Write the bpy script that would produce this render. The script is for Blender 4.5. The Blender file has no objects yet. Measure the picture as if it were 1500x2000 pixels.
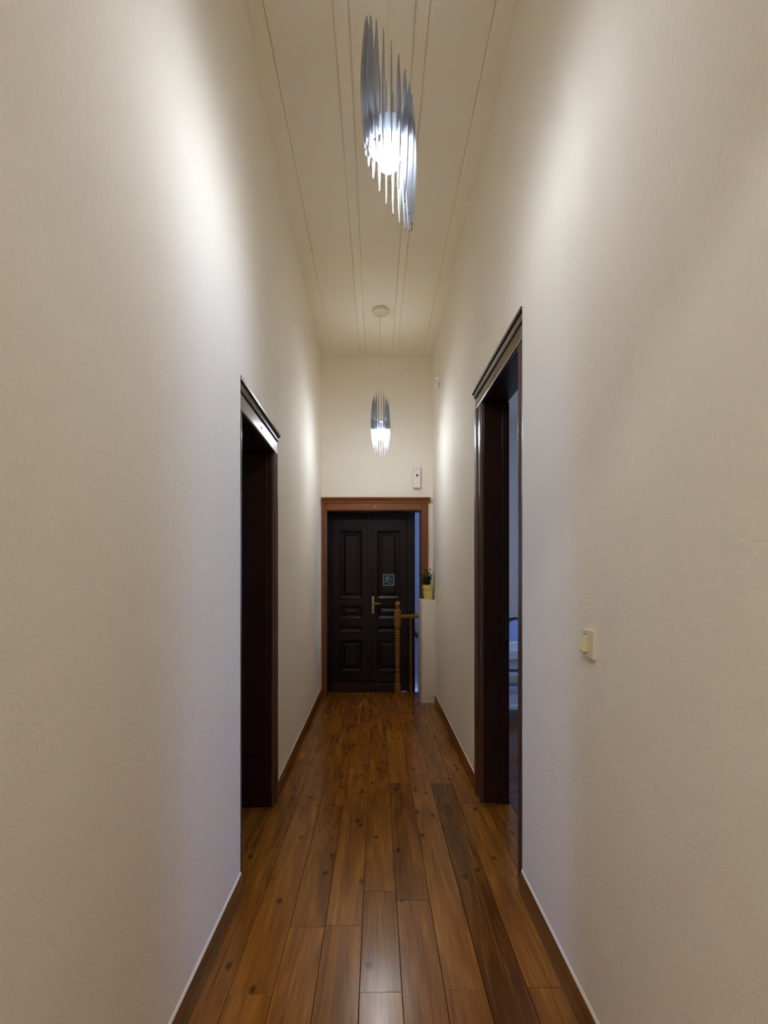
import bpy, bmesh, math, random
from mathutils import Vector, Matrix

# ------------------------------------------------------------------ camera
C = bpy.context.scene.collection
SC = bpy.context.scene
EYE = 1.37
cam_d = bpy.data.cameras.new('camera')
cam_d.sensor_fit = 'AUTO'
cam_d.sensor_width = 36.0
cam_d.lens = 18.0
cam_d.shift_x = 14.0 / 2000.0
cam_d.shift_y = 132.0 / 2000.0
cam_d.clip_start = 0.05
cam = bpy.data.objects.new('camera', cam_d)
cam.location = (0, 0, EYE)
cam.rotation_euler = (math.radians(90), 0, 0)
C.objects.link(cam)
SC.camera = cam

# ------------------------------------------------------------------ sky, lights, exposure
w = bpy.data.worlds.new('dusk_sky')
SC.world = w
w.use_nodes = True
bg = w.node_tree.nodes['Background']
bg.inputs['Color'].default_value = (0.33, 0.50, 1.0, 1)
bg.inputs['Strength'].default_value = 15.0
BULB = 282.0
BULB_FAR = 440.0
BULB_COLOR = (0.80, 0.88, 1.0)
SC.view_settings.view_transform = 'Standard'
SC.view_settings.look = 'None'
SC.view_settings.exposure = 0.0
SC.view_settings.gamma = 1.0
SC.view_settings.use_curve_mapping = False
SC.cycles.max_bounces = 14
SC.cycles.diffuse_bounces = 10
SC.cycles.glossy_bounces = 6
SC.cycles.sample_clamp_indirect = 12.0
SC.cycles.use_denoising = True
SC.cycles.caustics_reflective = False
SC.cycles.caustics_refractive = False


def portal(loc, rot, sx, sy):
    l = bpy.data.lights.new('window_portal', 'AREA')
    l.shape = 'RECTANGLE'
    l.size, l.size_y = sx, sy
    l.cycles.is_portal = True
    o = bpy.data.objects.new('window_portal', l)
    o.location = loc
    o.rotation_euler = rot
    C.objects.link(o)


portal((3.72, 4.5, 1.75), (0, math.radians(90), 0), 1.5, 1.0)       # faces -X
portal((2.47, 6.85, 2.5), (0, math.radians(90), 0), 1.3, 0.6)       # stairwell
portal((-3.72, 4.0, 1.75), (0, math.radians(-90), 0), 1.5, 0.6)     # faces +X

hall_d = bpy.data.lights.new('hall_lamp', 'POINT')      # the lamp of the hall behind the camera
hall_d.energy = 114.0
hall_d.color = (0.93, 1.0, 1.04)
hall_d.shadow_soft_size = 0.04
hall = bpy.data.objects.new('hall_lamp', hall_d)
hall.location = (-0.40, -1.5, 3.47)
C.objects.link(hall)

R = random.Random(7)


# ------------------------------------------------------------------ materials
def mat(name):
    m = bpy.data.materials.new(name)
    m.use_nodes = True
    nt = m.node_tree
    return m, nt, nt.nodes['Principled BSDF']


def node(nt, typ, **kw):
    n = nt.nodes.new(typ)
    for k, v in kw.items():
        if k in n.inputs:
            n.inputs[k].default_value = v
        else:
            setattr(n, k, v)
    return n


def simple(name, col, rough=0.5, metal=0.0, coat=0.0, bump=0.0, bscale=60.0, vary=0.0, spec=0.5):
    m, nt, b = mat(name)
    b.inputs['Roughness'].default_value = rough
    b.inputs['Metallic'].default_value = metal
    b.inputs['Coat Weight'].default_value = coat
    b.inputs['Coat Roughness'].default_value = 0.12
    b.inputs['Specular IOR Level'].default_value = spec
    tc = node(nt, 'ShaderNodeTexCoord')
    nz = node(nt, 'ShaderNodeTexNoise', Scale=bscale, Detail=4.0)
    nt.links.new(tc.outputs['Object'], nz.inputs['Vector'])
    mx = node(nt, 'ShaderNodeMix', data_type='RGBA')
    mx.inputs[6].default_value = tuple(max(0, c * (1 - vary)) for c in col) + (1,)
    mx.inputs[7].default_value = tuple(min(1, c * (1 + vary)) for c in col) + (1,)
    nt.links.new(nz.outputs['Fac'], mx.inputs[0])
    nt.links.new(mx.outputs[2], b.inputs['Base Color'])
    if bump:
        bp = node(nt, 'ShaderNodeBump', Strength=bump, Distance=0.002)
        nt.links.new(nz.outputs['Fac'], bp.inputs['Height'])
        nt.links.new(bp.outputs['Normal'], b.inputs['Normal'])
    return m


def plaster(name, col, strength=0.5):
    m, nt, b = mat(name)
    b.inputs['Roughness'].default_value = 0.75
    b.inputs['Specular IOR Level'].default_value = 0.25
    tc = node(nt, 'ShaderNodeTexCoord')
    n1 = node(nt, 'ShaderNodeTexNoise', Scale=130.0, Detail=3.0, Roughness=0.55)
    n2 = node(nt, 'ShaderNodeTexNoise', Scale=26.0, Detail=5.0, Roughness=0.6, Distortion=1.6)
    n3 = node(nt, 'ShaderNodeTexNoise', Scale=1.6, Detail=2.0)
    for n in (n1, n2, n3):
        nt.links.new(tc.outputs['Object'], n.inputs['Vector'])
    b1 = node(nt, 'ShaderNodeBump', Strength=strength, Distance=0.0016)
    b2 = node(nt, 'ShaderNodeBump', Strength=strength * 0.9, Distance=0.004)
    nt.links.new(n1.outputs['Fac'], b1.inputs['Height'])
    nt.links.new(n2.outputs['Fac'], b2.inputs['Height'])
    nt.links.new(b2.outputs['Normal'], b1.inputs['Normal'])
    nt.links.new(b1.outputs['Normal'], b.inputs['Normal'])
    mx = node(nt, 'ShaderNodeMix', data_type='RGBA')
    mx.inputs[6].default_value = tuple(c * 0.965 for c in col) + (1,)
    mx.inputs[7].default_value = tuple(min(1, c * 1.03) for c in col) + (1,)
    nt.links.new(n3.outputs['Fac'], mx.inputs[0])
    nt.links.new(mx.outputs[2], b.inputs['Base Color'])
    return m


def plank_wood(name, dark, mid, light, along='Y', rough=0.215, knots=True, ramp=(0.25, 0.55, 0.8)):
    """Pine boards: per-plank tone from the object property 'tone' (a property of each plank)."""
    m, nt, b = mat(name)
    L = nt.links.new
    tc = node(nt, 'ShaderNodeTexCoord')
    at = node(nt, 'ShaderNodeAttribute', attribute_type='OBJECT', attribute_name='tone')
    off = node(nt, 'ShaderNodeCombineXYZ')
    mul = node(nt, 'ShaderNodeMath', operation='MULTIPLY')
    mul.inputs[1].default_value = 37.0
    L(at.outputs['Fac'], mul.inputs[0])
    for k in range(3):
        L(mul.outputs[0], off.inputs[k])
    add = node(nt, 'ShaderNodeVectorMath', operation='ADD')
    L(tc.outputs['Object'], add.inputs[0])
    L(off.outputs[0], add.inputs[1])
    # stretched grain
    mp = node(nt, 'ShaderNodeMapping')
    mp.inputs['Scale'].default_value = (9.0, 0.8, 9.0) if along == 'Y' else (0.8, 9.0, 9.0)
    L(add.outputs[0], mp.inputs['Vector'])
    g1 = node(nt, 'ShaderNodeTexNoise', Scale=2.0, Detail=4.0, Distortion=0.9)
    L(mp.outputs[0], g1.inputs['Vector'])
    # growth rings: contour lines of a smooth field
    sm = node(nt, 'ShaderNodeTexNoise', Scale=0.55, Detail=1.0, Distortion=0.4)
    L(mp.outputs[0], sm.inputs['Vector'])
    rings = node(nt, 'ShaderNodeMath', operation='MULTIPLY')
    rings.inputs[1].default_value = 95.0
    L(sm.outputs['Fac'], rings.inputs[0])
    sn = node(nt, 'ShaderNodeMath', operation='SINE')
    L(rings.outputs[0], sn.inputs[0])
    # fine fibre
    mp2 = node(nt, 'ShaderNodeMapping')
    mp2.inputs['Scale'].default_value = (160.0, 5.0, 60.0) if along == 'Y' else (5.0, 160.0, 60.0)
    L(add.outputs[0], mp2.inputs['Vector'])
    g2 = node(nt, 'ShaderNodeTexNoise', Scale=1.0, Detail=3.0)
    L(mp2.outputs[0], g2.inputs['Vector'])

    def madd(a, k, c):
        n = node(nt, 'ShaderNodeMath', operation='MULTIPLY_ADD')
        L(a, n.inputs[0])
        n.inputs[1].default_value = k
        if isinstance(c, float):
            n.inputs[2].default_value = c
        else:
            L(c, n.inputs[2])
        return n.outputs[0]
    v = madd(g1.outputs['Fac'], 0.62, -0.31)
    v = madd(sn.outputs[0], 0.03, v)
    v = madd(g2.outputs['Fac'], 0.36, v)
    v = madd(at.outputs['Fac'], 0.62, v)
    cr = node(nt, 'ShaderNodeValToRGB')
    e = cr.color_ramp.elements
    e[0].position = ramp[0]
    e[0].color = dark + (1,)
    e[1].position = ramp[2]
    e[1].color = light + (1,)
    x = e.new(ramp[1])
    x.color = mid + (1,)
    L(v, cr.inputs['Fac'])
    col = cr.outputs['Color']
    if knots:
        mp3 = node(nt, 'ShaderNodeMapping')
        mp3.inputs['Scale'].default_value = (5.6, 3.2, 0.0) if along == 'Y' else (3.2, 5.6, 0.0)
        L(add.outputs[0], mp3.inputs['Vector'])
        vo = node(nt, 'ShaderNodeTexVoronoi', voronoi_dimensions='2D', Scale=1.0, Randomness=1.0)
        L(mp3.outputs[0], vo.inputs['Vector'])
        kn = node(nt, 'ShaderNodeTexNoise', Scale=30.0, Detail=2.0)
        L(add.outputs[0], kn.inputs['Vector'])
        dd = madd(kn.outputs['Fac'], 0.05, vo.outputs['Distance'])
        kr = node(nt, 'ShaderNodeValToRGB')
        kr.color_ramp.elements[0].position = 0.055
        kr.color_ramp.elements[0].color = (1, 1, 1, 1)
        kr.color_ramp.elements[1].position = 0.115
        kr.color_ramp.elements[1].color = (0, 0, 0, 1)
        L(dd, kr.inputs['Fac'])
        # only some of the cells carry a knot
        sel = node(nt, 'ShaderNodeSeparateColor')
        L(vo.outputs['Color'], sel.inputs[0])
        gt = node(nt, 'ShaderNodeMath', operation='GREATER_THAN')
        gt.inputs[1].default_value = 0.30
        L(sel.outputs[0], gt.inputs[0])
        km = node(nt, 'ShaderNodeMath', operation='MULTIPLY')
        L(kr.outputs['Color'], km.inputs[0])
        L(gt.outputs[0], km.inputs[1])
        k8 = node(nt, 'ShaderNodeMath', operation='MULTIPLY')
        k8.inputs[1].default_value = 0.75
        L(km.outputs[0], k8.inputs[0])
        mk = node(nt, 'ShaderNodeMix', data_type='RGBA')
        mk.inputs[7].default_value = (0.018, 0.007, 0.003, 1)
        L(k8.outputs[0], mk.inputs[0])
        L(col, mk.inputs[6])
        col = mk.outputs[2]
    L(col, b.inputs['Base Color'])
    rr = node(nt, 'ShaderNodeTexNoise', Scale=14.0, Detail=4.0)
    L(tc.outputs['Object'], rr.inputs['Vector'])
    L(madd(rr.outputs['Fac'], 0.14, rough - 0.07), b.inputs['Roughness'])
    b.inputs['Specular IOR Level'].default_value = 0.5
    b.inputs['Specular Tint'].default_value = (1.0, 0.84, 0.62, 1)
    bp = node(nt, 'ShaderNodeBump', Strength=0.10, Distance=0.0008)
    L(madd(rr.outputs['Fac'], 0.15, g2.outputs['Fac']), bp.inputs['Height'])
    L(bp.outputs['Normal'], b.inputs['Normal'])
    return m


M = {}
M['wall'] = plaster('cream_plaster', (0.88, 0.82, 0.71), 0.55)
M['wall_far'] = plaster('far_plaster', (0.88, 0.82, 0.705), 0.3)
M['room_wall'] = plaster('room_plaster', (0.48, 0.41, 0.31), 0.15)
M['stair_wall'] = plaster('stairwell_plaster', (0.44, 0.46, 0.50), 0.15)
M['ceiling'] = simple('ceiling_paint', (0.90, 0.82, 0.66), 0.6, bump=0.15, bscale=90, vary=0.02)
M['pine'] = plank_wood('varnished_pine', (0.10, 0.030, 0.004), (0.275, 0.100, 0.012), (0.46, 0.185, 0.022))
M['room_pine'] = plank_wood('room_pine', (0.06, 0.025, 0.012), (0.13, 0.055, 0.022), (0.2, 0.09, 0.035), along='X')
M['skirt'] = plank_wood('skirting_pine', (0.07, 0.024, 0.005), (0.17, 0.063, 0.012), (0.25, 0.10, 0.018), knots=False, rough=0.3)
M['sub'] = simple('floor_gap', (0.02, 0.01, 0.005), 0.9, vary=0.2)
M['caulk'] = simple('white_caulk', (0.86, 0.80, 0.70), 0.6)
M['paint'] = simple('brown_gloss_paint', (0.070, 0.027, 0.014), 0.25, bump=0.06, bscale=25, vary=0.15, coat=0.25)
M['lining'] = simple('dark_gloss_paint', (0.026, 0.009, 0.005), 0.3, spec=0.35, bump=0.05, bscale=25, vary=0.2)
M['casing_far'] = simple('red_brown_paint', (0.21, 0.070, 0.020), 0.3, spec=0.3, bump=0.05, bscale=25, vary=0.2)
M['door'] = simple('near_black_brown_paint', (0.014, 0.005, 0.004), 0.30, bump=0.05, bscale=20, vary=0.2, spec=0.25)
M['sill'] = simple('dark_red_paint', (0.022, 0.006, 0.005), 0.35, spec=0.3, vary=0.3, bscale=15)
M['brass'] = simple('aged_brass', (0.42, 0.34, 0.20), 0.35, metal=0.7, vary=0.15)
M['dark_brass'] = simple('darkened_brass', (0.05, 0.04, 0.028), 0.4, metal=0.5, vary=0.2)
M['honey'] = plank_wood('honey_varnish', (0.16, 0.055, 0.008), (0.34, 0.13, 0.017), (0.45, 0.18, 0.03), knots=False, rough=0.3)
M['white_plastic'] = simple('white_plastic', (0.80, 0.78, 0.74), 0.4, vary=0.02)
M['ivory'] = simple('ivory_plastic', (0.78, 0.70, 0.52), 0.35, vary=0.02)
M['ivory2'] = simple('yellowed_plastic', (0.74, 0.66, 0.38), 0.35, vary=0.02)
M['black'] = simple('black_plastic', (0.012, 0.012, 0.012), 0.4, vary=0.1)
M['grey'] = simple('grey_print', (0.35, 0.33, 0.33), 0.5)
M['blade'] = simple('slate_grey_blade', (0.30, 0.31, 0.335), 0.28, vary=0.04, spec=0.4)
M['ring'], nt_, b_ = mat('frosted_white_ring')
b_.inputs['Base Color'].default_value = (0.80, 0.82, 0.85, 1)
b_.inputs['Roughness'].default_value = 0.4
tr_ = node(nt_, 'ShaderNodeBsdfTranslucent')
tr_.inputs['Color'].default_value = (0.80, 0.83, 0.88, 1)
mx_s = node(nt_, 'ShaderNodeMixShader')
mx_s.inputs[0].default_value = 0.35
nt_.links.new(b_.outputs[0], mx_s.inputs[1])
nt_.links.new(tr_.outputs[0], mx_s.inputs[2])
nt_.links.new(mx_s.outputs[0], nt_.nodes['Material Output'].inputs['Surface'])
M['pot'] = simple('yellow_glazed_pot', (0.72, 0.60, 0.17), 0.45, vary=0.08, bscale=30, bump=0.1)
M['potline'] = simple('pot_band', (0.52, 0.34, 0.07), 0.5)
M['soil'] = simple('potting_soil', (0.02, 0.013, 0.008), 0.95, bump=0.8, bscale=80)
M['leaf'] = simple('green_leaf', (0.045, 0.12, 0.022), 0.45, vary=0.5, bscale=20)
M['stem'] = simple('green_stem', (0.06, 0.09, 0.025), 0.6)
M['sign_green'] = simple('sign_green', (0.006, 0.055, 0.052), 0.4, spec=0.3)
M['sign_white'] = simple('sign_white', (0.30, 0.34, 0.35), 0.4, spec=0.3)
M['led'], nt_, b_ = mat('green_led')
b_.inputs['Base Color'].default_value = (0.2, 0.5, 0.15, 1)
b_.inputs['Emission Color'].default_value = (0.6, 1.0, 0.35, 1)
b_.inputs['Emission Strength'].default_value = 0.9
M['bulb'], nt_, b_ = mat('lit_opal_bulb')
b_.inputs['Base Color'].default_value = (0.9, 0.9, 0.9, 1)
b_.inputs['Emission Color'].default_value = BULB_COLOR + (1,)
b_.inputs['Emission Strength'].default_value = BULB
M['bulb_far'] = M['bulb'].copy()
M['bulb_far'].name = 'lit_opal_bulb_far'
M['bulb_far'].node_tree.nodes['Principled BSDF'].inputs['Emission Strength'].default_value = BULB_FAR
M['table'] = simple('white_table_paint', (0.72, 0.72, 0.76), 0.4, vary=0.03)
M['blue'] = simple('blue_cloth', (0.34, 0.44, 0.70), 0.8, bump=0.4, bscale=120, vary=0.12)
M['paper'] = simple('white_paper', (0.85, 0.85, 0.85), 0.6, vary=0.02)
M['lav'] = simple('lavender_box', (0.50, 0.48, 0.72), 0.6, vary=0.05)


# ------------------------------------------------------------------ mesh helpers
def box(bm, lo, hi, f=None):
    """Axis box between two corners; f maps (x, y, z) to a world point."""
    f = f or (lambda x, y, z: (x, y, z))
    vs = [bm.verts.new(f(x, y, z)) for x in (lo[0], hi[0]) for y in (lo[1], hi[1]) for z in (lo[2], hi[2])]
    for q in ((0, 1, 3, 2), (4, 6, 7, 5), (0, 4, 5, 1), (2, 3, 7, 6), (0, 2, 6, 4), (1, 5, 7, 3)):
        bm.faces.new([vs[i] for i in q])
    return vs


def prism(bm, prof, a, b, f):
    """Polygon prof (p, q) swept from a to b; f(p, q, s) gives the point."""
    A = [bm.verts.new(f(p, q, a)) for p, q in prof]
    B = [bm.verts.new(f(p, q, b)) for p, q in prof]
    n = len(prof)
    for i in range(n):
        bm.faces.new((A[i], A[(i + 1) % n], B[(i + 1) % n], B[i]))
    bm.faces.new(A)
    bm.faces.new(B[::-1])


def lathe(bm, prof, n=24, c=(0, 0, 0)):
    rings = []
    for r, z in prof:
        if r < 1e-5:
            rings.append([bm.verts.new((c[0], c[1], c[2] + z))])
        else:
            rings.append([bm.verts.new((c[0] + r * math.cos(2 * math.pi * i / n),
                                        c[1] + r * math.sin(2 * math.pi * i / n), c[2] + z)) for i in range(n)])
    for a, b in zip(rings, rings[1:]):
        for i in range(n):
            j = (i + 1) % n
            if len(a) == 1 and len(b) == 1:
                continue
            if len(a) == 1:
                bm.faces.new((a[0], b[i], b[j]))
            elif len(b) == 1:
                bm.faces.new((a[i], a[j], b[0]))
            else:
                bm.faces.new((a[i], a[j], b[j], b[i]))


def tube(bm, pts, r, n=10):
    rings = []
    pts = [Vector(p) for p in pts]
    for i, p in enumerate(pts):
        d = (pts[min(i + 1, len(pts) - 1)] - pts[max(i - 1, 0)]).normalized()
        u = d.cross(Vector((0, 0, 1)))
        if u.length < 1e-3:
            u = Vector((1, 0, 0))
        u.normalize()
        v = d.cross(u)
        rr = r[i] if isinstance(r, (list, tuple)) else r
        rings.append([bm.verts.new(p + rr * (math.cos(2 * math.pi * k / n) * u + math.sin(2 * math.pi * k / n) * v))
                      for k in range(n)])
    for a, b in zip(rings, rings[1:]):
        for k in range(n):
            bm.faces.new((a[k], a[(k + 1) % n], b[(k + 1) % n], b[k]))
    bm.faces.new(rings[0][::-1])
    bm.faces.new(rings[-1])


def obj(name, bm, m, parent=None, loc=(0, 0, 0), bevel=0.0, smooth=False, seg=2):
    bmesh.ops.remove_doubles(bm, verts=bm.verts, dist=1e-6)
    bmesh.ops.recalc_face_normals(bm, faces=bm.faces)
    if bevel:
        bmesh.ops.bevel(bm, geom=[e for e in bm.edges if e.calc_face_angle(0) > 0.5], offset=bevel,
                        segments=seg, profile=0.6, affect='EDGES', clamp_overlap=True)
    me = bpy.data.meshes.new(name)
    bm.to_mesh(me)
    bm.free()
    if smooth:
        for p in me.polygons:
            p.use_smooth = True
        try:
            me.set_sharp_from_angle(angle=math.radians(40))
        except Exception:
            pass
    me.materials.append(m)
    o = bpy.data.objects.new(name, me)
    o.location = loc
    C.objects.link(o)
    if parent:
        o.parent = parent
    return o


def tag(o, label, cat, group=None):
    o['label'] = label
    o['category'] = cat
    if group:
        o['group'] = group
    return o


def thing(name, label, cat, loc=(0, 0, 0), group=None):
    o = bpy.data.objects.new(name, None)
    o.empty_display_size = 0.05
    o.location = loc
    C.objects.link(o)
    return tag(o, label, cat, group)


def struct(o, label=None):
    o['kind'] = 'structure'
    if label:
        o['label'] = label
    return o


def lerp(pts, x):
    for (x0, y0), (x1, y1) in zip(pts, pts[1:]):
        if x <= x1:
            return y0 + (y1 - y0) * (x - x0) / (x1 - x0)
    return pts[-1][1]


BM = bmesh.new
CEIL = 4.01
YB, YF = -0.6, 6.0          # back and far ends of the corridor
# plan of the two long walls (y -> x of the plaster face)
XL = [(YB, -0.606), (2.235, -0.5955), (3.165, -0.632), (YF, -0.657)]
XR = [(YB, 0.634), (2.253, 0.640), (3.30, 0.648), (YF, 0.657)]
L_OPEN = (2.235, 3.165, 2.265)     # near y, far y, head z of the casing opening
R_OPEN = (2.253, 3.30, 2.575)

# ------------------------------------------------------------------ structure: walls
def side_wall(name, plan, op, outer, label):
    bm = BM()
    cells = [(YB, op[0], 0, CEIL), (op[0], op[1], op[2], CEIL), (op[1], YF + 0.12, 0, CEIL)]
    for y0, y1, z0, z1 in cells:
        for k in range(1):
            vs = []
            for y in (y0, y1):
                xi = lerp(plan, min(y, YF))
                vs += [(xi, y, z0), (xi, y, z1), (outer, y, z0), (outer, y, z1)]
            v = [bm.verts.new(p) for p in vs]
            for q in ((0, 1, 5, 4), (2, 6, 7, 3), (0, 4, 6, 2), (1, 3, 7, 5), (0, 2, 3, 1), (4, 5, 7, 6)):
                bm.faces.new([v[i] for i in q])
    o = obj(name, bm, M['wall'])
    return struct(o, label)


side_wall('wall_left', XL, L_OPEN, -0.86, 'long cream textured plaster wall on the left of the corridor')
side_wall('wall_right', XR, R_OPEN, 0.82, 'long cream textured plaster wall on the right of the corridor')

# far wall with the opening to the landing; the low pillar fills its lower right cell
FX0, FX1, FZ = -0.59, 0.52, 2.18
PIL_Z = 1.144
bm = BM()
box(bm, (-0.657, YF, FZ), (0.657, YF + 0.12, CEIL))
box(bm, (-0.657, YF, 0), (FX0, YF + 0.12, FZ))
box(bm, (FX1, YF, PIL_Z), (0.657, YF + 0.12, FZ))
struct(obj('wall_far', bm, M['wall_far']), 'cream plaster end wall above the dark doorway')
# the wider hall behind the camera
bm = BM()
box(bm, (-3.2, -0.72, 0), (-0.606, -0.60, CEIL))
box(bm, (0.634, -0.72, 0), (3.2, -0.60, CEIL))
box(bm, (-0.606, -0.72, 3.01), (0.634, -0.60, CEIL))
struct(obj('wall_hall_front', bm, M['wall']))
bm = BM()
box(bm, (-3.3, -6.1, 0), (3.3, -6.0, CEIL))
box(bm, (-3.3, -6.0, 0), (-3.2, -0.60, CEIL))
box(bm, (3.2, -6.0, 0), (3.3, -0.60, CEIL))
struct(obj('wall_hall', bm, M['wall']))
bm = BM()
box(bm, (-3.3, -6.1, CEIL), (3.3, -0.62, CEIL + 0.1))
struct(obj('ceiling_hall', bm, M['ceiling']))
bm = BM()
box(bm, (-3.3, -6.1, -0.08), (3.3, YB, -0.024))
struct(obj('floor_hall', bm, M['room_pine']))['tone'] = 0.5

# low pillar on the right of the far opening
bm = BM()
box(bm, (0.504, 5.70, 0), (0.657, 6.28, PIL_Z))
pil = obj('low_pillar', bm, M['wall'], bevel=0.008, seg=3, smooth=True)
struct(pil, 'low cream plaster pillar carrying the yellow flower pot')
pil.name = 'trim_1'
bm = BM()
prism(bm, [(0, 0), (0.004, 0), (0.004, 0.007), (0, 0.007)], 0.503, 0.640, lambda p, q, s: (s, 5.70 - p, q))
prism(bm, [(0, 0), (0.004, 0), (0.004, 0.007), (0, 0.007)], 5.70, 6.0, lambda p, q, s: (0.504 - p, s, q))
obj('caulk_line', bm, M['caulk'], pil)

# rooms behind the side doors and the stairwell: shells
def shell(name, parts, m, label=None):
    bm = BM()
    for lo, hi in parts:
        box(bm, lo, hi)
    return struct(obj(name, bm, m), label)


# right room: x 0.82..3.7, y 0.6..5.9
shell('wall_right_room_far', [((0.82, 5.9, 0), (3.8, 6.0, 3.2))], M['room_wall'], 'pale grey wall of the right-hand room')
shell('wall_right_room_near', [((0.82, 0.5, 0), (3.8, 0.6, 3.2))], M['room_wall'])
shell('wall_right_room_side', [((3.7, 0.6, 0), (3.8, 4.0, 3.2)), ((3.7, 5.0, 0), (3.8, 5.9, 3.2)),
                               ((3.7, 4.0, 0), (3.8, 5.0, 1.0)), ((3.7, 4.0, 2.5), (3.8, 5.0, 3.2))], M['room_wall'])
shell('ceiling_right_room', [((0.82, 0.5, 3.2), (3.8, 6.0, 3.3))], M['room_wall'])
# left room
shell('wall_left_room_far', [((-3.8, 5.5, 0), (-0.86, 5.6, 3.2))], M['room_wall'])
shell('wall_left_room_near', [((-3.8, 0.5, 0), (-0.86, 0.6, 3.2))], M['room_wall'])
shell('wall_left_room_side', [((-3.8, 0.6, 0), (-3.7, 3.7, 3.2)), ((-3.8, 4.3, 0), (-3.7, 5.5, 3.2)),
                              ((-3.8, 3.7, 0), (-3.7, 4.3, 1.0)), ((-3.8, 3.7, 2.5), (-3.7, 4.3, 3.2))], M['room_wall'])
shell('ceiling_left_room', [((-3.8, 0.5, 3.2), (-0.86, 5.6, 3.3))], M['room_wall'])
# stairwell and landing
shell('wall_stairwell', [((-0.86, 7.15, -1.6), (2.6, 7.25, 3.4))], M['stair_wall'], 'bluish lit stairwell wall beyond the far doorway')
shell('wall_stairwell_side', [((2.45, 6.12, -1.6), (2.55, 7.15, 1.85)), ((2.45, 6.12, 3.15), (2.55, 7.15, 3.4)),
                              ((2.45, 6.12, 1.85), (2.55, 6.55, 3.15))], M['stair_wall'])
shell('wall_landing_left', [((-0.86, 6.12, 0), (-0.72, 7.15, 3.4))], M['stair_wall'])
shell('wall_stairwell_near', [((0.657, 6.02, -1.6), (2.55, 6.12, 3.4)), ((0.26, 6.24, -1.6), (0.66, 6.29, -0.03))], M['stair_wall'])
shell('light_block_behind_door', [((-0.86, 6.475, -0.2), (0.470, 7.149, 3.4))], M['stair_wall'])  # solid block added behind the double door to stop light leaking past it
shell('floor_landing', [((-0.86, 6.13, -0.10), (0.262, 6.47, -0.001))], M['sill'])
shell('ceiling_landing', [((-0.86, 6.12, 3.4), (2.6, 7.25, 3.5))], M['stair_wall'])

# ------------------------------------------------------------------ floor: every board its own object
bm = BM()
box(bm, (-0.86, YB, -0.08), (0.86, 6.25, -0.024))
floor = struct(obj('floor', bm, M['sub']), 'varnished pine plank floor running down the corridor')


def plank(x0, x1, y0, y1, tone, m=None, parent=None, top=0.0, thick=0.022):
    g = 0.0009
    lift = R.uniform(-0.0006, 0.0006)
    bm = BM()
    cx, cy = (x0 + x1) / 2, (y0 + y1) / 2
    box(bm, (x0 + g - cx, y0 + g - cy, -thick), (x1 - g - cx, y1 - g - cy, top + lift))
    bmesh.ops.bevel(bm, geom=[e for e in bm.edges if all(v.co.z > -0.01 for v in e.verts)], offset=0.0010,
                    segments=1, affect='EDGES')
    o = obj('plank', bm, m or M['pine'], parent or floor, (cx, cy, 0))
    o['tone'] = tone
    return o


seams = [-0.665, -0.492, -0.345, -0.205, -0.058, 0.084, 0.226, 0.363, 0.505, 0.665]
joints = [
    [-0.6, 1.05, 2.62, 3.9, 5.2, 6.25],
    [-0.6, 0.6, 1.69, 3.11, 4.6, 6.25],
    [-0.6, 1.2, 2.02, 3.11, 4.3, 5.5, 6.25],
    [-0.6, 0.3, 2.03, 3.75, 4.9, 6.25],
    [-0.6, 1.70, 2.25, 4.1, 5.35, 6.25],
    [-0.6, 0.8, 2.19, 3.45, 4.65, 6.25],
    [-0.6, 1.71, 3.6, 5.0, 6.25],
    [-0.6, 1.1, 3.13, 3.44, 4.75, 6.25],
    [-0.6, 1.72, 2.37, 3.13, 4.2, 5.6, 6.25],
]
tones = [
    [0.5, 0.45, 0.40, 0.5, 0.45],
    [0.5, 0.62, 0.55, 0.45, 0.5],
    [0.5, 0.55, 0.42, 0.5, 0.5, 0.48],
    [0.5, 0.50, 0.58, 0.55, 0.5],
    [0.5, 0.42, 0.50, 0.5, 0.45],
    [0.5, 0.48, 0.40, 0.62, 0.5],
    [0.52, 0.58, 0.6, 0.55],
    [0.2, 0.18, 0.14, 0.5, 0.5],
    [0.5, 0.6, 0.55, 0.52, 0.5, 0.5],
]
for i, (js, ts) in enumerate(zip(joints, tones)):
    for k in range(len(js) - 1):
        plank(seams[i], seams[i + 1], js[k], js[k + 1], ts[k % len(ts)] + R.uniform(-.03, .03))
# boards in the two door openings, running through the wall
for (y0, y1) in ((2.34, 2.60), (2.60, 2.85), (2.85, 3.085)):
    plank(-0.86, -0.665, y0, y1, R.uniform(0.35, 0.5))
for (y0, y1) in ((2.37, 2.63), (2.63, 2.9), (2.9, 3.14)):
    plank(0.665, 0.82, y0, y1, R.uniform(0.35, 0.5))

bm = BM()
box(bm, (0.82, 0.6, -0.08), (3.7, 5.9, -0.024))
fr = struct(obj('floor_right_room', bm, M['sub']))
y = 0.6
while y < 5.89:
    y1 = min(5.9, y + R.uniform(0.14, 0.165))
    plank(0.82, 3.7, y, y1, R.uniform(0.3, 0.6), M['room_pine'], fr)
    y = y1
bm = BM()
box(bm, (-3.7, 0.6, -0.08), (-0.86, 5.5, 0.0))
struct(obj('floor_left_room', bm, M['room_pine']))['tone'] = 0.4

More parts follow.
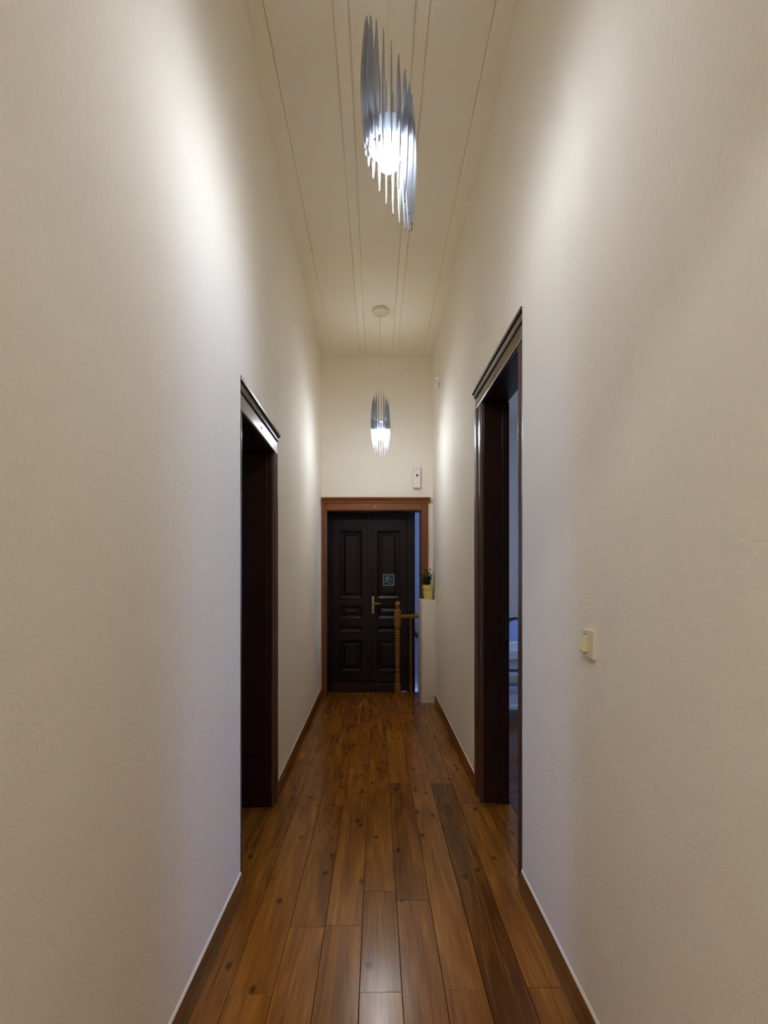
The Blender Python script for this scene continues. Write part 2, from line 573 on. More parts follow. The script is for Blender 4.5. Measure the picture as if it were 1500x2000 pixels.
# ------------------------------------------------------------------ ceiling: boards and battens
bm = BM()
box(bm, (-0.86, YB, CEIL), (0.86, YF + 0.12, CEIL + 0.1))
ceil = struct(obj('ceiling', bm, M['ceiling']), 'painted board ceiling with narrow battens')
for x0, x1 in ((-0.518, -0.203), (-0.128, 0.178), (0.245, 0.541)):
    bm = BM()
    box(bm, (x0, YB, CEIL - 0.007), (x1, YF, CEIL))
    obj('ceiling_board', bm, M['ceiling'], ceil, bevel=0.0015, seg=1)
for x0, x1 in ((-0.201, -0.130), (0.180, 0.243)):
    bm = BM()
    n = 6
    prof = [(x0, CEIL), (x0, CEIL - 0.012), (x0 + 0.003, CEIL - 0.015), (x0 + 0.010, CEIL - 0.012),
            (x1 - 0.010, CEIL - 0.012), (x1 - 0.003, CEIL - 0.015), (x1, CEIL - 0.012), (x1, CEIL)]
    prism(bm, prof, YB, YF, lambda p, q, s: (p, s, q))
    obj('batten', bm, M['ceiling'], ceil)
for s in (-1, 1):
    xi = 0.520 if s < 0 else 0.543
    bm = BM()
    box(bm, (min(s * xi, s * 0.655), YB, CEIL - 0.013), (max(s * xi, s * 0.655), YF, CEIL))
    obj('edge_board', bm, M['ceiling'], ceil, bevel=0.004)

# ------------------------------------------------------------------ baseboards
HB, TB = 0.088, 0.016
SK = [(0, 0), (TB, 0), (TB, HB - 0.03), (TB - 0.003, HB - 0.022), (TB - 0.003, HB - 0.016), (TB - 0.009, HB - 0.004), (TB - 0.011, HB), (0, HB)]


def skirting(name, plan, side, y0, y1, label=None):
    bm = BM()
    prism(bm, SK, y0, y1, lambda p, q, s: (lerp(plan, s) - side * p, s, q))
    o = struct(obj(name, bm, M['skirt']), label)
    o['tone'] = 0.5
    bm = BM()
    prism(bm, [(0, HB), (0.006, HB), (0.002, HB + 0.008), (0, HB + 0.009)], y0, y1,
          lambda p, q, s: (lerp(plan, s) - side * p, s, q))
    obj('caulk_line', bm, M['caulk'], o)
    return o


skirting('baseboard_left', XL, -1, YB, 2.233, 'brown pine baseboard along the near left wall')
skirting('baseboard_left_far', XL, -1, 3.168, YF, 'brown pine baseboard along the far left wall')
skirting('baseboard_right', XR, 1, YB, 2.251, 'brown pine baseboard along the near right wall')
skirting('baseboard_right_far', XR, 1, 3.305, 5.697, 'brown pine baseboard along the far right wall')


# ------------------------------------------------------------------ side door surrounds
def surround(name, side, op, y_in0, y_in1, z_in, face, back, label, wl):
    """side -1 left, +1 right. face(y): x of the casing face. Local v grows out of the wall into the corridor."""
    y0, y1, z1 = op
    e = 0.0015
    root = thing(name, label, 'door', (face(y0) + side * 0.05, (y0 + y1) / 2, 0))
    del root['category']
    root['kind'] = 'structure'
    lx, ly, lz = root.location

    def F(y, v, z):                      # v measured from the casing face, negative = into the wall
        return (face(y) - side * v - lx, y - ly, z - lz)

    depth = abs(back - face(y0))
    # posts and head of the lining
    bm = BM()
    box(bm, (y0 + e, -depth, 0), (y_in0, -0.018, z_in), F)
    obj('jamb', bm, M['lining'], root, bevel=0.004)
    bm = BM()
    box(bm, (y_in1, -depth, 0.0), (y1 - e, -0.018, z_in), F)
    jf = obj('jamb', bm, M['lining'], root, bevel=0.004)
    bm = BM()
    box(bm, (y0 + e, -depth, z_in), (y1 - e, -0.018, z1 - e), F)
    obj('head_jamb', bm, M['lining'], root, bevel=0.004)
    # casings, moulded: rounded inner bead, flat, raised outer band
    def leg_prof(w):
        return [(0, -0.018), (0, -0.006), (0.003, -0.001), (0.008, 0.001), (0.014, 0.001), (0.019, -0.002), (0.022, -0.006),
                (w * 0.62, -0.006), (w * 0.64, 0.001), (w * 0.70, 0.004), (w * 0.94, 0.004), (w, 0.0), (w, -0.018)]
    wn, wf = y_in0 - (y0 + e), (y1 - e) - y_in1
    bm = BM()
    prism(bm, leg_prof(wn), 0, z_in + 0.001, lambda p, q, s: F(y_in0 - p, q, s))
    obj('casing', bm, M['paint'], root, smooth=True)
    bm = BM()
    prism(bm, leg_prof(wf), 0, z_in + 0.001, lambda p, q, s: F(y_in1 + p, q, s))
    obj('casing', bm, M['paint'], root, smooth=True)
    hh = z1 - z_in
    bm = BM()
    prism(bm, [(z_in, -0.018), (z_in, -0.006), (z_in + 0.003, -0.001), (z_in + 0.008, 0.001), (z_in + 0.014, 0.0), (z_in + 0.018, -0.004),
               (z_in + hh * 0.66, -0.004), (z_in + hh * 0.66, -0.018)], y0 + e, y1 - e, lambda p, q, s: F(s, q, p))
    obj('head_casing', bm, M['paint'], root)
    # cornice with two steps
    b = z_in + hh * 0.66
    t = z1 - e
    h = t - b
    bm = BM()
    prism(bm, [(b, -0.018), (b, 0.002), (b + h * .12, 0.006), (b + h * .26, 0.006), (b + h * .30, 0.001), (b + h * .55, 0.008),
               (b + h * .62, 0.015), (b + h * .66, 0.015), (b + h * .70, 0.019), (t - 0.003, 0.022), (t, 0.019), (t, -0.018)],
          y0 + e, y1 - e + 0.004, lambda p, q, s: F(s, q, p))
    obj('cornice', bm, M['paint'], root)
    # round plug in the middle of the head
    bm = BM()
    zc = z_in + hh * 0.36
    yc = (y0 + y1) / 2 + 0.04
    tube(bm, [F(yc, -0.005, zc), F(yc, 0.0, zc)], 0.009, 14)
    o = obj('screw_plug', bm, M['brass'], root)
    o['label'] = 'small round plug'
    return root, F, depth


left_face = lambda y: -0.613
right_face = lambda y: 0.652 + (0.630 - 0.652) * (y - 2.3) / 1.0
dl, FL, dpl = surround('door_1', -1, L_OPEN, 2.330, 3.082, 2.135, left_face, -0.86,
                       'dark brown painted door surround with cornice in the left wall', XL)
dr, FR, dpr = surround('door_2', 1, R_OPEN, 2.366, 3.135, 2.452, right_face, 0.82,
                       'taller dark brown painted door surround with cornice in the right wall', XR)
# panels on the visible left jamb with one open joint
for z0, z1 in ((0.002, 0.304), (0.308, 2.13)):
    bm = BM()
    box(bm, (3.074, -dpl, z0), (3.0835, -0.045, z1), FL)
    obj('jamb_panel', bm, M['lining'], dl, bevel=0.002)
# door stop and latch plate on the right jamb
bm = BM()
box(bm, (3.115, -0.172, 0.002), (3.136, -0.130, 2.45), FR)
obj('door_stop', bm, M['lining'], dr, bevel=0.003)
bm = BM()
box(bm, (3.112, -0.166, 1.0), (3.116, -0.146, 1.17), FR)
obj('strike_plate', bm, M['dark_brass'], dr, bevel=0.001)

# ------------------------------------------------------------------ far doorway: casing, cornice
root = thing('door_3', 'red-brown painted casing with cornice around the far doorway', 'door', (0, YF, 0))
del root['category']
root['kind'] = 'structure'
bm = BM()
prism(bm, [(-0.645, 0), (-0.645, -0.012), (-0.640, -0.016), (-0.608, -0.016), (-0.604, -0.022), (-0.594, -0.022), (-0.588, -0.012), (-0.588, 0.0)],
      0, 2.262, lambda p, q, s: (p, q, s))
obj('casing', bm, M['casing_far'], root)
bm = BM()
prism(bm, [(0.600, 0), (0.600, -0.012), (0.595, -0.016), (0.540, -0.016), (0.536, -0.022), (0.524, -0.022), (0.518, -0.012), (0.518, 0.0)],
      PIL_Z + 0.001, 2.262, lambda p, q, s: (p, q, s))
obj('casing', bm, M['casing_far'], root)
bm = BM()
prism(bm, [(2.178, 0), (2.178, -0.012), (2.183, -0.022), (2.195, -0.022), (2.199, -0.016), (2.262, -0.016), (2.262, 0)], -0.588, 0.518,
      lambda p, q, s: (s, q, p))
obj('head_casing', bm, M['casing_far'], root)
bm = BM()
prism(bm, [(2.262, 0), (2.262, -0.024), (2.272, -0.030), (2.282, -0.030), (2.284, -0.022), (2.298, -0.034), (2.308, -0.046), (2.311, -0.046),
           (2.314, -0.052), (2.325, -0.055), (2.328, -0.05), (2.328, 0)], -0.645, 0.624, lambda p, q, s: (s, q, p))
obj('cornice', bm, M['casing_far'], root)
for lo, hi in (((-0.59, 0.002, 0), (-0.578, 0.118, 2.168)), ((0.508, 0.002, PIL_Z + 0.002), (0.52, 0.118, 2.168)),
               ((-0.59, 0.002, 2.168), (0.52, 0.118, 2.18))):
    bm = BM()
    box(bm, lo, hi)
    obj('jamb', bm, M['lining'], root, bevel=0.003)
bm = BM()
tube(bm, [(-0.02, -0.026, 2.222), (-0.02, -0.018, 2.222)], 0.009, 12)

obj('screw_plug', bm, M['brass'], root)

# ------------------------------------------------------------------ double door on the landing
DY = 6.36                 # face of the door frame
dd = thing('double_door', 'near-black brown panelled double door at the end of the corridor', 'door', (-0.088, DY, 0))
ox, oy = -0.088, DY


def dbox(lo, hi, bm):
    box(bm, (lo[0] - ox, lo[1] - oy, lo[2]), (hi[0] - ox, hi[1] - oy, hi[2]))


bm = BM()
dbox((-0.715, DY - 0.02, 0.0), (-0.556, DY + 0.112, 2.6), bm)
dbox((0.378, DY - 0.02, -0.2), (0.472, DY + 0.112, 2.6), bm)
dbox((-0.556, DY - 0.02, 2.235), (0.378, DY + 0.112, 2.6), bm)
obj('door_frame', bm, M['door'], dd, bevel=0.004)
bm = BM()
dbox((-0.556, DY - 0.14, 0.0), (0.21, DY + 0.10, 0.100), bm)
obj('sill', bm, M['sill'], dd, bevel=0.006)
bm = BM()
dbox((0.21, DY + 0.02, -0.02), (0.378, DY + 0.10, 0.100), bm)
obj('sill', bm, M['sill'], dd, bevel=0.006)


def leaf(x0, x1, handle):
    zb, zt = 0.103, 2.230
    st = 0.088
    yf = DY + 0.012
    cx = x0
    bm = BM()
    # back board
    dbox((x0, yf + 0.018, zb), (x1, yf + 0.045, zt), bm)
    # stiles and rails
    rails = [(zb, 0.245), (0.640, 0.735), (0.885, 0.975), (1.055, 1.150), (2.0, zt)]
    rails = [(zb, 0.225), (0.625, 0.715), (0.800, 0.880), (1.055, 1.130), (1.985, zt)]
    dbox((x0, yf, zb), (x0 + st, yf + 0.018, zt), bm)
    dbox((x1 - st, yf, zb), (x1, yf + 0.018, zt), bm)
    for a, b in rails:
        dbox((x0 + st, yf, a), (x1 - st, yf + 0.018, b), bm)
    lf = obj('door_leaf', bm, M['door'], dd)
    fields = [(rails[i][1], rails[i + 1][0]) for i in range(4)]
    for k, (a, b) in enumerate(fields):
        # moulded frame: sloped mitred border that catches light on its lower ledge
        bm = BM()
        X0, X1 = x0 + st - ox, x1 - st - ox
        y_ = yf - oy
        steps = [(0.0, -0.004), (0.005, -0.010), (0.010, -0.010), (0.034, 0.002), (0.037, 0.012)]
        prev = None
        for ins, dy in steps:
            ring = [bm.verts.new(p) for p in ((X0 + ins, y_ + dy, a + ins), (X1 - ins, y_ + dy, a + ins),
                                              (X1 - ins, y_ + dy, b - ins), (X0 + ins, y_ + dy, b - ins))]
            if prev:
                for i in range(4):
                    bm.faces.new((prev[i], prev[(i + 1) % 4], ring[(i + 1) % 4], ring[i]))
            prev = ring
        obj('panel_moulding', bm, M['door'], lf)
        bm = BM()
        i0 = 0.050 if (b - a) > 0.12 else 0.036
        i1 = i0 + (0.026 if (b - a) > 0.12 else 0.010)
        ra = [bm.verts.new(p) for p in ((X0 + i0, y_ + 0.017, a + i0), (X1 - i0, y_ + 0.017, a + i0), (X1 - i0, y_ + 0.017, b - i0), (X0 + i0, y_ + 0.017, b - i0))]
        rb = [bm.verts.new(p) for p in ((X0 + i1, y_ + 0.005, a + i1), (X1 - i1, y_ + 0.005, a + i1), (X1 - i1, y_ + 0.005, b - i1), (X0 + i1, y_ + 0.005, b - i1))]
        for i in range(4):
            bm.faces.new((ra[i], ra[(i + 1) % 4], rb[(i + 1) % 4], rb[i]))
        bm.faces.new(rb)
        obj('raised_panel', bm, M['door'], lf)
    return lf


leaf(-0.553, -0.090, False)
rl = leaf(-0.086, 0.375, True)
bm = BM()
dbox((-0.112, DY - 0.004, 0.105), (-0.064, DY + 0.012, 2.228), bm)
obj('meeting_strip', bm, M['door'], dd, bevel=0.004)
# brass handle plate and lever on the meeting stile
bm = BM()
prism(bm, [(-0.062, 0.955), (-0.055, 0.945), (-0.040, 0.945), (-0.033, 0.955), (-0.033, 1.155), (-0.040, 1.167), (-0.055, 1.167), (-0.062, 1.155)],
      DY + 0.004, DY + 0.0125, lambda p, q, s: (p - ox, s - oy, q))
hp = obj('handle_plate', bm, M['brass'], dd, bevel=0.002)
bm = BM()
tube(bm, [(-0.047 - ox, 0.006, 1.075), (-0.047 - ox, -0.045, 1.075), (-0.035 - ox, -0.052, 1.075), (0.045 - ox, -0.050, 1.073)], [0.010, 0.009, 0.009, 0.007], 12)
obj('door_handle', bm, M['brass'], hp, smooth=True)
bm = BM()
tube(bm, [(-0.047 - ox, 0.006, 0.992), (-0.047 - ox, 0.002, 0.992)], 0.008, 12)
obj('keyhole', bm, M['black'], hp)
bm = BM()
tube(bm, [(-0.118 - ox, -0.024, 2.195 + 0.06), (-0.118 - ox, -0.018, 2.195 + 0.06)], 0.010, 12)
obj('screw_plug', bm, M['grey'], dd)

# emergency exit sign on the right leaf
sg = thing('exit_sign', 'small green running man exit sign on the right door leaf', 'sign', (0.147, DY + 0.0155, 1.365))
bm = BM()
box(bm, (-0.070, -0.003, -0.072), (0.070, 0.001, 0.072))
obj('sign_border', bm, M['sign_white'], sg, bevel=0.001)
bm = BM()
box(bm, (-0.060, -0.0045, -0.062), (0.060, -0.0025, 0.062))
obj('sign_panel', bm, M['sign_green'], sg)
bm = BM()


def stroke(bm, pts, wd, y=-0.0062, d=0.0018):
    for (xa, za), (xb, zb) in zip(pts, pts[1:]):
        v = Vector((xb - xa, zb - za))
        n = Vector((-v.y, v.x)).normalized() * wd / 2
        prism(bm, [(xa + n.x, za + n.y), (xa - n.x, za - n.y), (xb - n.x, zb - n.y), (xb + n.x, zb + n.y)], y, y + d, lambda p, q, s: (p, s, q))


stroke(bm, [(-0.012, 0.036), (-0.022, 0.004)], 0.015)          # torso
stroke(bm, [(-0.010, 0.034), (0.010, 0.018), (0.020, 0.026)], 0.007)
stroke(bm, [(-0.014, 0.034), (-0.036, 0.026), (-0.042, 0.010)], 0.007)
stroke(bm, [(-0.020, 0.004), (0.000, -0.010), (-0.004, -0.034)], 0.009)
stroke(bm, [(-0.024, 0.004), (-0.034, -0.018), (-0.052, -0.026)], 0.009)
prism(bm, [(-0.004 + 0.008 * math.cos(k * math.pi / 6), 0.049 + 0.008 * math.sin(k * math.pi / 6)) for k in range(12)], -0.0062, -0.0044,
      lambda p, q, s: (p, s, q))
obj('running_figure', bm, M['sign_white'], sg)
bm = BM()
stroke(bm, [(0.028, 0.002), (0.044, 0.002)], 0.014)
prism(bm, [(0.036, 0.014), (0.036, -0.010), (0.052, 0.002)], -0.0064, -0.0044, lambda p, q, s: (p, s, q))
stroke(bm, [(0.002, -0.034), (0.050, -0.050)], 0.006)
obj('arrow', bm, M['sign_white'], sg)

# ------------------------------------------------------------------ stair, rail, newel
st = thing('staircase', 'staircase dropping away behind the wooden railing', 'stairs', (0.5, 6.72, -0.2))
del st['category']
st['kind'] = 'structure'
for k in range(8):
    bm = BM()
    box(bm, (0.22 + 0.24 * k - 0.5, 6.30 - 6.72, -0.20 - 0.19 * k + 0.2), (0.22 + 0.24 * k + 0.27 - 0.5, 7.148 - 6.72, -0.165 - 0.19 * k + 0.2))
    s_ = obj('step', bm, M['sill'], st, bevel=0.006)
    bm = BM()
    box(bm, (0.22 + 0.24 * k - 0.5, 6.30 - 6.72, -0.39 - 0.19 * k + 0.2), (0.22 + 0.24 * k + 0.018 - 0.5, 7.148 - 6.72, -0.20 - 0.19 * k + 0.2))
    obj('riser', bm, M['sill'], s_)
hr = thing('wall_handrail', 'black handrail sloping down the bluish stairwell wall', 'handrail', (0.56, 7.09, 0.60))
bm = BM()
tube(bm, [(-0.35, 0, 0.36), (0.0, 0, 0.0), (0.7, 0, -0.74)], 0.030, 12)
obj('rail', bm, M['black'], hr, smooth=True)
for t in (-0.25, 0.45):
    bm = BM()
    tube(bm, [(t, 0.0, -t * 1.04 - 0.012), (t, 0.03, -t * 1.04 - 0.05), (t, 0.058, -t * 1.04 - 0.05)], 0.007, 8)
    obj('bracket', bm, M['black'], hr)

nw = thing('newel_post', 'turned honey-brown newel post with ball top before the double door', 'post', (0.248, 6.20, 0))
bm = BM()
prof = [(0, 0), (0.040, 0), (0.040, 0.10), (0.034, 0.115), (0.022, 0.13), (0.034, 0.15), (0.026, 0.165), (0.038, 0.20), (0.030, 0.23), (0.022, 0.25),
        (0.034, 0.27), (0.024, 0.29), (0.029, 0.34), (0.033, 0.50), (0.031, 0.62), (0.029, 0.66), (0.036, 0.675), (0.024, 0.69), (0.038, 0.715),
        (0.026, 0.73), (0.036, 0.745), (0.026, 0.76), (0.034, 0.78), (0.044, 0.82), (0.045, 0.93), (0.044, 0.985), (0.036, 1.01), (0.018, 1.022),
        (0.024, 1.032), (0.016, 1.042)]
lathe(bm, prof, 28)
o = obj('post_shaft', bm, M['honey'], nw, smooth=True)
o['tone'] = 0.42
bm = BM()
lathe(bm, [(0.014, 1.040), (0.026, 1.050), (0.033, 1.068), (0.034, 1.080), (0.029, 1.096), (0.018, 1.108), (0, 1.112)], 24)
o = obj('ball_finial', bm, M['honey'], nw, smooth=True)
o['tone'] = 0.40
rg = thing('stair_railing', 'short honey-brown railing between newel post and plaster pillar', 'railing', (0.40, 6.20, 0))
bm = BM()
prism(bm, [(-0.028, 0.905), (-0.032, 0.912), (-0.024, 0.917), (-0.024, 0.921), (-0.032, 0.927), (-0.028, 0.942), (-0.012, 0.950), (0.012, 0.950),
           (0.028, 0.942), (0.032, 0.927), (0.024, 0.921), (0.024, 0.917), (0.032, 0.912), (0.028, 0.905)], -0.108, 0.103, lambda p, q, s: (s, p, q))
o = obj('hand_rail', bm, M['honey'], rg)
o['tone'] = 0.5
bm = BM()
lathe(bm, [(0, 0), (0.016, 0), (0.016, 0.10), (0.008, 0.12), (0.015, 0.15), (0.010, 0.20), (0.014, 0.30), (0.008, 0.33), (0.014, 0.35), (0.009, 0.37),
           (0.013, 0.52), (0.010, 0.62), (0.008, 0.65), (0.014, 0.67), (0.008, 0.69), (0.012, 0.74), (0.008, 0.80), (0.013, 0.83), (0.009, 0.85), (0.013, 0.906), (0, 0.906)], 16, (0.01, 0, 0))
o = obj('baluster', bm, M['honey'], rg, smooth=True)
o['tone'] = 0.3

# ------------------------------------------------------------------ pendant lamps
def blade_mesh(Lg):
    bm = BM()
    n = 18
    th = 0.0021
    outs, ins = [], []
    for i in range(n + 1):
        t = i / n
        s = math.sin(math.pi * t) ** 0.62
        outs.append((0.0805 + 0.0155 * math.sin(math.pi * t) ** 0.9, -Lg / 2 + Lg * t, s))
        ins.append((0.0805 - 0.0150 * math.sin(math.pi * t) ** 0.7 - 0.001, -Lg / 2 + Lg * t, s))
    A = []
    for sgn in (-1, 1):
        row = []
        for (ro, z, s), (ri, z2, s2) in zip(outs, ins):
            w_ = th * (0.45 + 0.55 * s)
            ro = max(ro, 0.0822)
            ri = min(ri, 0.0790)
            row.append((bm.verts.new((ri, sgn * w_, z)), bm.verts.new((ro, sgn * w_, z))))
        A.append(row)
    for i in range(n):
        for k, row in enumerate(A):
            f = (row[i][0], row[i][1], row[i + 1][1], row[i + 1][0])
            bm.faces.new(f if k == 0 else f[::-1])
        for e in (0, 1):
            bm.faces.new((A[0][i][e], A[1][i][e], A[1][i + 1][e], A[0][i + 1][e]))
    bm.faces.new((A[0][0][0], A[0][0][1], A[1][0][1], A[1][0][0]))
    bm.faces.new((A[0][n][0], A[0][n][1], A[1][n][1], A[1][n][0]))
    bmesh.ops.recalc_face_normals(bm, faces=bm.faces)
    me = bpy.data.meshes.new('blade')
    bm.to_mesh(me)
    bm.free()
    me.materials.append(M['blade'])
    return me


def tip_mesh():
    bm = BM()
    tube(bm, [(0.0805, 0, 0.001), (0.0805, 0, -0.004)], 0.0018, 8)
    me = bpy.data.meshes.new('blade_tip')
    bm.to_mesh(me)
    bm.free()
    me.materials.append(M['black'])
    return me


def pendant(x, y, ztop, zbot, amp, hi_dir, ring_z, label, grp, glow):
    """ztop, zbot: mean blade ends; blades shift up by amp towards the azimuth hi_dir."""
    base = ring_z
    root = thing('pendant_lamp', label, 'lamp', (x, y, base), grp)
    bm = BM()
    lathe(bm, [(0, CEIL - 0.045), (0.012, CEIL - 0.045), (0.074, CEIL - 0.042), (0.082, CEIL - 0.036), (0.083, CEIL - 0.012), (0, CEIL - 0.012)], 36, (0, 0, -base))
    obj('canopy', bm, M['ivory'], root, smooth=True)
    bm = BM()
    tube(bm, [(0, 0, CEIL - 0.044 - base), (0, 0, 0.05)], 0.0022, 8)
    obj('cord', bm, M['white_plastic'], root)
    # socket cup and spider plate
    bm = BM()
    lathe(bm, [(0, 0.055), (0.010, 0.054), (0.022, 0.045), (0.024, 0.0), (0.022, -0.030), (0, -0.030)], 24)
    obj('socket', bm, M['ring'], root, smooth=True)
    # two concentric bands that hold the blades
    bm = BM()
    lathe(bm, [(0.0645, 0.022), (0.0675, 0.022), (0.0675, -0.042), (0.0645, -0.042), (0.0645, 0.022)], 60)
    for k in range(4):
        a = math.pi / 4 + k * math.pi / 2
        c_, s_ = math.cos(a), math.sin(a)
        f = lambda p, q, r: (p * c_ - q * s_, p * s_ + q * c_, r)
        box(bm, (0.020, -0.004, -0.004), (0.066, 0.004, 0.004), f)
    obj('ring', bm, M['ring'], root)
    bm = BM()
    r0 = 0.036
    lathe(bm, [(0, -0.121)] + [(r0 * math.sin(math.pi * (1 - t / 14)), -0.085 + r0 * math.cos(math.pi * (1 - t / 14))) for t in range(1, 13)] +
          [(0.018, -0.046), (0.018, -0.029), (0, -0.029)], 28)
    b = obj('bulb', bm, glow, root, smooth=True)
    b['label'] = 'glowing white bulb'
    Lg = ztop - zbot
    me, tm = blade_mesh(Lg), tip_mesh()
    for k in range(20):
        a = math.radians(18 * k + 5)
        dz = (ztop + zbot) / 2 - base + amp * math.cos(a - hi_dir)
        o = bpy.data.objects.new('blade', me)
        o.parent = root
        o.location = (0, 0, dz)
        o.rotation_euler = (0, 0, a)
        C.objects.link(o)
        t = bpy.data.objects.new('blade_tip', tm)
        t.parent = o
        t.location = (0, 0, -Lg / 2)
        C.objects.link(t)
    return root


pendant(0.040, 1.75, 3.140, 2.705, 0.132, math.radians(180), 2.885,
        'near pendant lamp of slate grey blades slanting from high left to low right', 'pendant lamps in the corridor', M['bulb'])
pendant(0.036, 5.00, 3.075, 2.690, 0.100, math.radians(-90 - 12), 2.862,
        'far pendant lamp with slate blades hanging before the end wall', 'pendant lamps in the corridor', M['bulb_far'])

# ------------------------------------------------------------------ small things on the walls
# light switch on the right wall near the camera
sx = lerp(XR, 1.53)
sw = thing('light_switch', 'ivory rocker light switch on the near right wall', 'switch', (sx, 1.53, 1.178))
bm = BM()
box(bm, (-0.009, -0.040, -0.043), (0.001, 0.040, 0.043))
obj('switch_plate', bm, M['ivory'], sw, bevel=0.004)
bm = BM()
prism(bm, [(-0.009, 0.022), (-0.012, 0.021), (-0.025, -0.020), (-0.022, -0.024), (-0.009, -0.024)], 0.000, 0.026, lambda p, q, s: (p, s, q))
obj('rocker', bm, M['ivory2'], sw, bevel=0.0015)
bm = BM()
box(bm, (-0.0102, 0.006, 0.026), (-0.0088, 0.020, 0.030))
obj('switch_mark', bm, M['potline'], sw)

# air freshener dispenser on the far wall
af = thing('air_freshener', 'white wall-mounted air freshener box right above the far doorway', 'dispenser', (0.463, YF, 2.437))
bm = BM()
box(bm, (-0.041, -0.062, 0.0), (0.041, 0.0, 0.246))
obj('housing', bm, M['white_plastic'], af, bevel=0.007, seg=3, smooth=True)
bm = BM()
tube(bm, [(0.004, -0.060, 0.142), (0.004, -0.0645, 0.142)], 0.014, 20)
obj('nozzle', bm, M['black'], af)
bm = BM()
prism(bm, [(-0.029, 0.205), (-0.020, 0.196), (-0.026, 0.184)], -0.0630, -0.0612, lambda p, q, s: (p, s, q))
obj('sensor_mark', bm, M['black'], af)
bm = BM()
prism(bm, [(0.004 + 0.015 * math.cos(k * math.pi / 8), 0.218 + 0.006 * math.sin(k * math.pi / 8)) for k in range(16)], -0.0628, -0.0612, lambda p, q, s: (p, s, q))
obj('printed_mark', bm, M['grey'], af)

# motion sensor high on the right wall
mx_ = lerp(XR, 5.3)
ms = thing('motion_sensor', 'small white alarm motion sensor with green light high on right wall', 'sensor', (mx_, 5.36, 3.44))
bm = BM()
prism(bm, [(0, -0.05), (-0.030, -0.03), (-0.040, 0.03), (-0.020, 0.05), (0, 0.05)], -0.02, 0.075, lambda p, q, s: (p, q, s))
mh = obj('housing', bm, M['white_plastic'], ms, bevel=0.004)
bm = BM()
tube(bm, [(-0.030, -0.030, 0.020), (-0.028, -0.041, 0.020)], 0.006, 10)
obj('indicator_light', bm, M['led'], ms)
bm = BM()
lathe(bm, [(0, -0.075), (0.014, -0.070), (0.020, -0.055), (0.020, -0.035), (0.012, -0.020), (0, -0.018)], 16, (-0.020, 0.0, 0))
obj('swivel_mount', bm, M['white_plastic'], ms, smooth=True)

# small plates further down the right side
bm = BM()
box(bm, (-0.006, -0.028, -0.035), (0.0005, 0.028, 0.035))
tag(obj('blank_plate', bm, M['wall'], None, (lerp(XR, 5.22), 5.22, 1.225), bevel=0.002),
    'painted-over blank plate on right wall just before the pillar', 'plate')
wsw = thing('wall_switch', 'narrow white switch on wall strip beside the potted plant', 'switch', (0.630, YF, 1.44))
bm = BM()
box(bm, (-0.020, -0.012, -0.05), (0.020, 0.0, 0.05))
obj('switch_plate', bm, M['white_plastic'], wsw, bevel=0.003)
bm = BM()
box(bm, (-0.010, -0.017, -0.022), (0.010, -0.011, 0.022))
obj('rocker', bm, M['white_plastic'], wsw, bevel=0.002)

# potted plant on the pillar
pp = thing('potted_plant', 'leafy green plant in yellow pot on the low plaster pillar', 'plant', (0.583, 5.83, PIL_Z))
bm = BM()
lathe(bm, [(0, 0.0), (0.044, 0.0), (0.047, 0.004), (0.0585, 0.115), (0.0575, 0.118), (0.0625, 0.120), (0.0665, 0.160), (0.066, 0.165), (0.060, 0.165),
           (0.058, 0.150), (0, 0.150)], 36)
obj('pot', bm, M['pot'], pp, smooth=True)
bm = BM()
for z_, r_ in ((0.1165, 0.0592), (0.098, 0.0574)):
    lathe(bm, [(r_ - 0.0015, z_ + 0.003), (r_ + 0.0008, z_ + 0.0015), (r_ + 0.0008, z_ - 0.0015), (r_ - 0.0015, z_ - 0.003)], 36)
obj('pot_band', bm, M['potline'], pp)
bm = BM()
lathe(bm, [(0.0585, 0.1495), (0.056, 0.154), (0.03, 0.158), (0, 0.160)], 24)
obj('soil', bm, M['soil'], pp)
RP = random.Random(3)
leafs = []
for k in range(17):
    a = RP.uniform(0, 2 * math.pi)
    lean = RP.uniform(0.01, 0.065)
    h = RP.uniform(0.08, 0.185)
    p0 = Vector((RP.uniform(-.02, .02), RP.uniform(-.02, .02), 0.150))
    p2 = p0 + Vector((lean * math.cos(a) - 0.006, lean * math.sin(a), h))
    p1 = (p0 + p2) / 2 + Vector((0, 0, 0.012))
    bm = BM()
    tube(bm, [p0, p1, p2], [0.0022, 0.0018, 0.001], 6)
    sobj = obj('stem', bm, M['stem'], pp)
    for j in range(9):
        t = 0.15 + 0.85 * j / 8
        q = p0.lerp(p2, t)
        aa = a + j * 2.4 + RP.uniform(-.4, .4)
        ll, ww = RP.uniform(0.030, 0.044), RP.uniform(0.011, 0.016)
        d = Vector((math.cos(aa), math.sin(aa), RP.uniform(0.0, 0.9))).normalized()
        sdir = d.cross(Vector((0, 0, 1))).normalized()
        up = sdir.cross(d) * 0.004
        bm = BM()
        pts = [q, q + d * ll * .35 + sdir * ww * .8, q + d * ll * .35 - up, q + d * ll * .35 - sdir * ww * .8,
               q + d * ll * .7 + sdir * ww * .7, q + d * ll * .7 - up, q + d * ll * .7 - sdir * ww * .7, q + d * ll - Vector((0, 0, 0.004))]
        v = [bm.verts.new(p) for p in pts]
        for f in ((0, 1, 2), (0, 2, 3), (1, 4, 5, 2), (2, 5, 6, 3), (4, 7, 5), (5, 7, 6)):
            bm.faces.new([v[i] for i in f])
        obj('leaf', bm, M['leaf'], sobj)

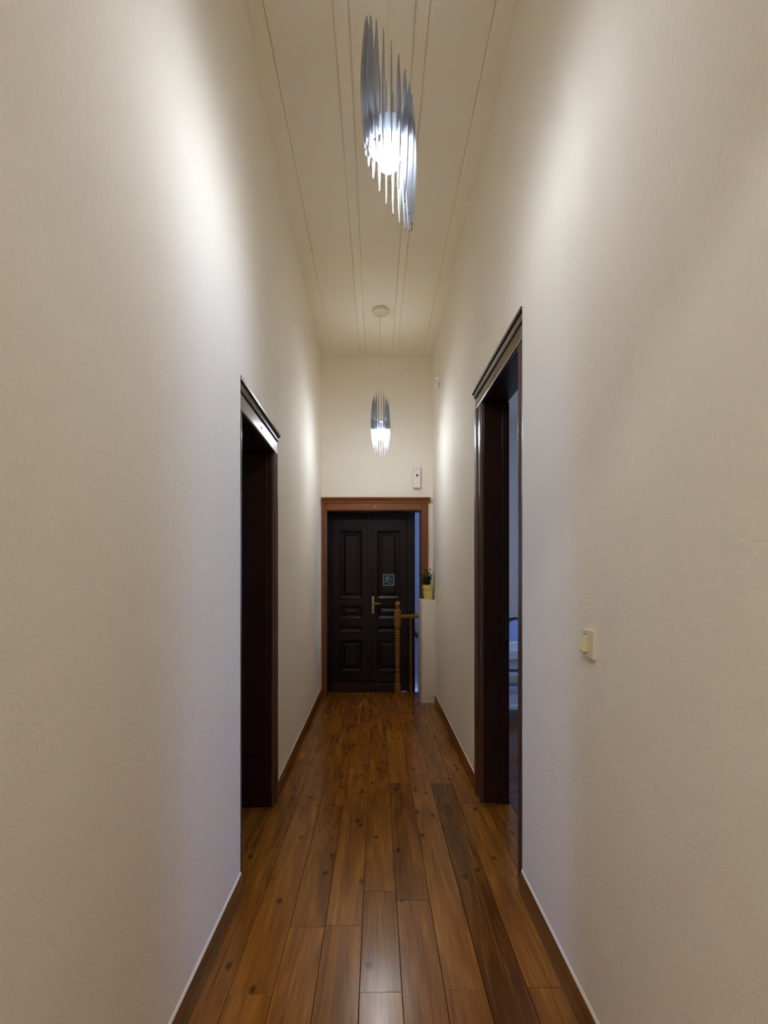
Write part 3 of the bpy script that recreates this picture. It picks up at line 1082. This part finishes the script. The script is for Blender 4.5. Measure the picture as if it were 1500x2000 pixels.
# ------------------------------------------------------------------ things in the right-hand room (seen as a narrow strip)
tb = thing('side_table', 'white side table with low shelves in the right-hand room', 'table', (1.42, 5.15, 0))
bm = BM()
box(bm, (-0.40, -0.22, 0.60), (0.40, 0.22, 0.685))
obj('tabletop', bm, M['table'], tb, bevel=0.006)
bm = BM()
box(bm, (-0.36, -0.17, 0.50), (0.36, 0.17, 0.60))
obj('apron', bm, M['table'], tb, bevel=0.003)
for sx_ in (-0.37, 0.37):
    for sy_ in (-0.19, 0.19):
        bm = BM()
        box(bm, (sx_ - 0.02, sy_ - 0.02, 0.0), (sx_ + 0.02, sy_ + 0.02, 0.60))
        obj('leg', bm, M['table'], tb, bevel=0.003)
for z0, z1 in ((0.11, 0.15), (0.435, 0.465)):
    bm = BM()
    box(bm, (-0.349, -0.20, z0), (0.349, 0.20, z1))
    obj('shelf', bm, M['table'], tb, bevel=0.003)
bx = thing('storage_box', 'lavender lidded box on the lower shelf of the white side table', 'box', (1.40, 5.08, 0.151))
bm = BM()
box(bm, (-0.14, -0.11, 0), (0.14, 0.11, 0.12))
obj('box_body', bm, M['table'], bx, bevel=0.004)
bm = BM()
box(bm, (-0.146, -0.116, 0.12), (0.146, 0.116, 0.172))
obj('lid', bm, M['lav'], bx, bevel=0.004)
bg_ = thing('cloth_bag', 'blue cloth bag with dark handles standing on the white side table', 'bag', (1.42, 5.22, 0.685))
bm = BM()
vs = []
for i, (z, wx, wy) in enumerate(((0, .15, .08), (.03, .165, .09), (.12, .17, .09), (.22, .155, .07), (.27, .15, .04))):
    vs.append([bm.verts.new((wx * math.copysign(abs(math.cos(a)) ** .6, math.cos(a)), wy * math.copysign(abs(math.sin(a)) ** .6, math.sin(a)),
                             z + (0.012 * math.sin(3 * a) if i == 4 else 0))) for a in [k * math.pi / 12 for k in range(24)]])
for a, b in zip(vs, vs[1:]):
    for k in range(24):
        bm.faces.new((a[k], a[(k + 1) % 24], b[(k + 1) % 24], b[k]))
bm.faces.new(vs[0][::-1])
bm.faces.new(vs[-1])
obj('bag_body', bm, M['blue'], bg_, smooth=True)
for s in (-1, 1):
    bm = BM()
    tube(bm, [(0.08 * math.cos(math.pi * k / 10), s * 0.045, 0.255 + 0.035 * math.sin(math.pi * k / 10)) for k in range(11)], 0.008, 8)
    obj('handle', bm, M['black'], bg_, smooth=True)
bm = BM()
prism(bm, [(-0.15, 0.0), (0.15, 0.0), (0.14, 0.02), (0.02, 0.075), (-0.04, 0.07), (-0.14, 0.03)], -0.07, 0.07, lambda p, q, s: (p, s, q))
tag(obj('folded_towel', bm, M['paper'], None, (1.36, 5.03, 0.685), bevel=0.003), 'folded white towel in front of the blue bag', 'towel')
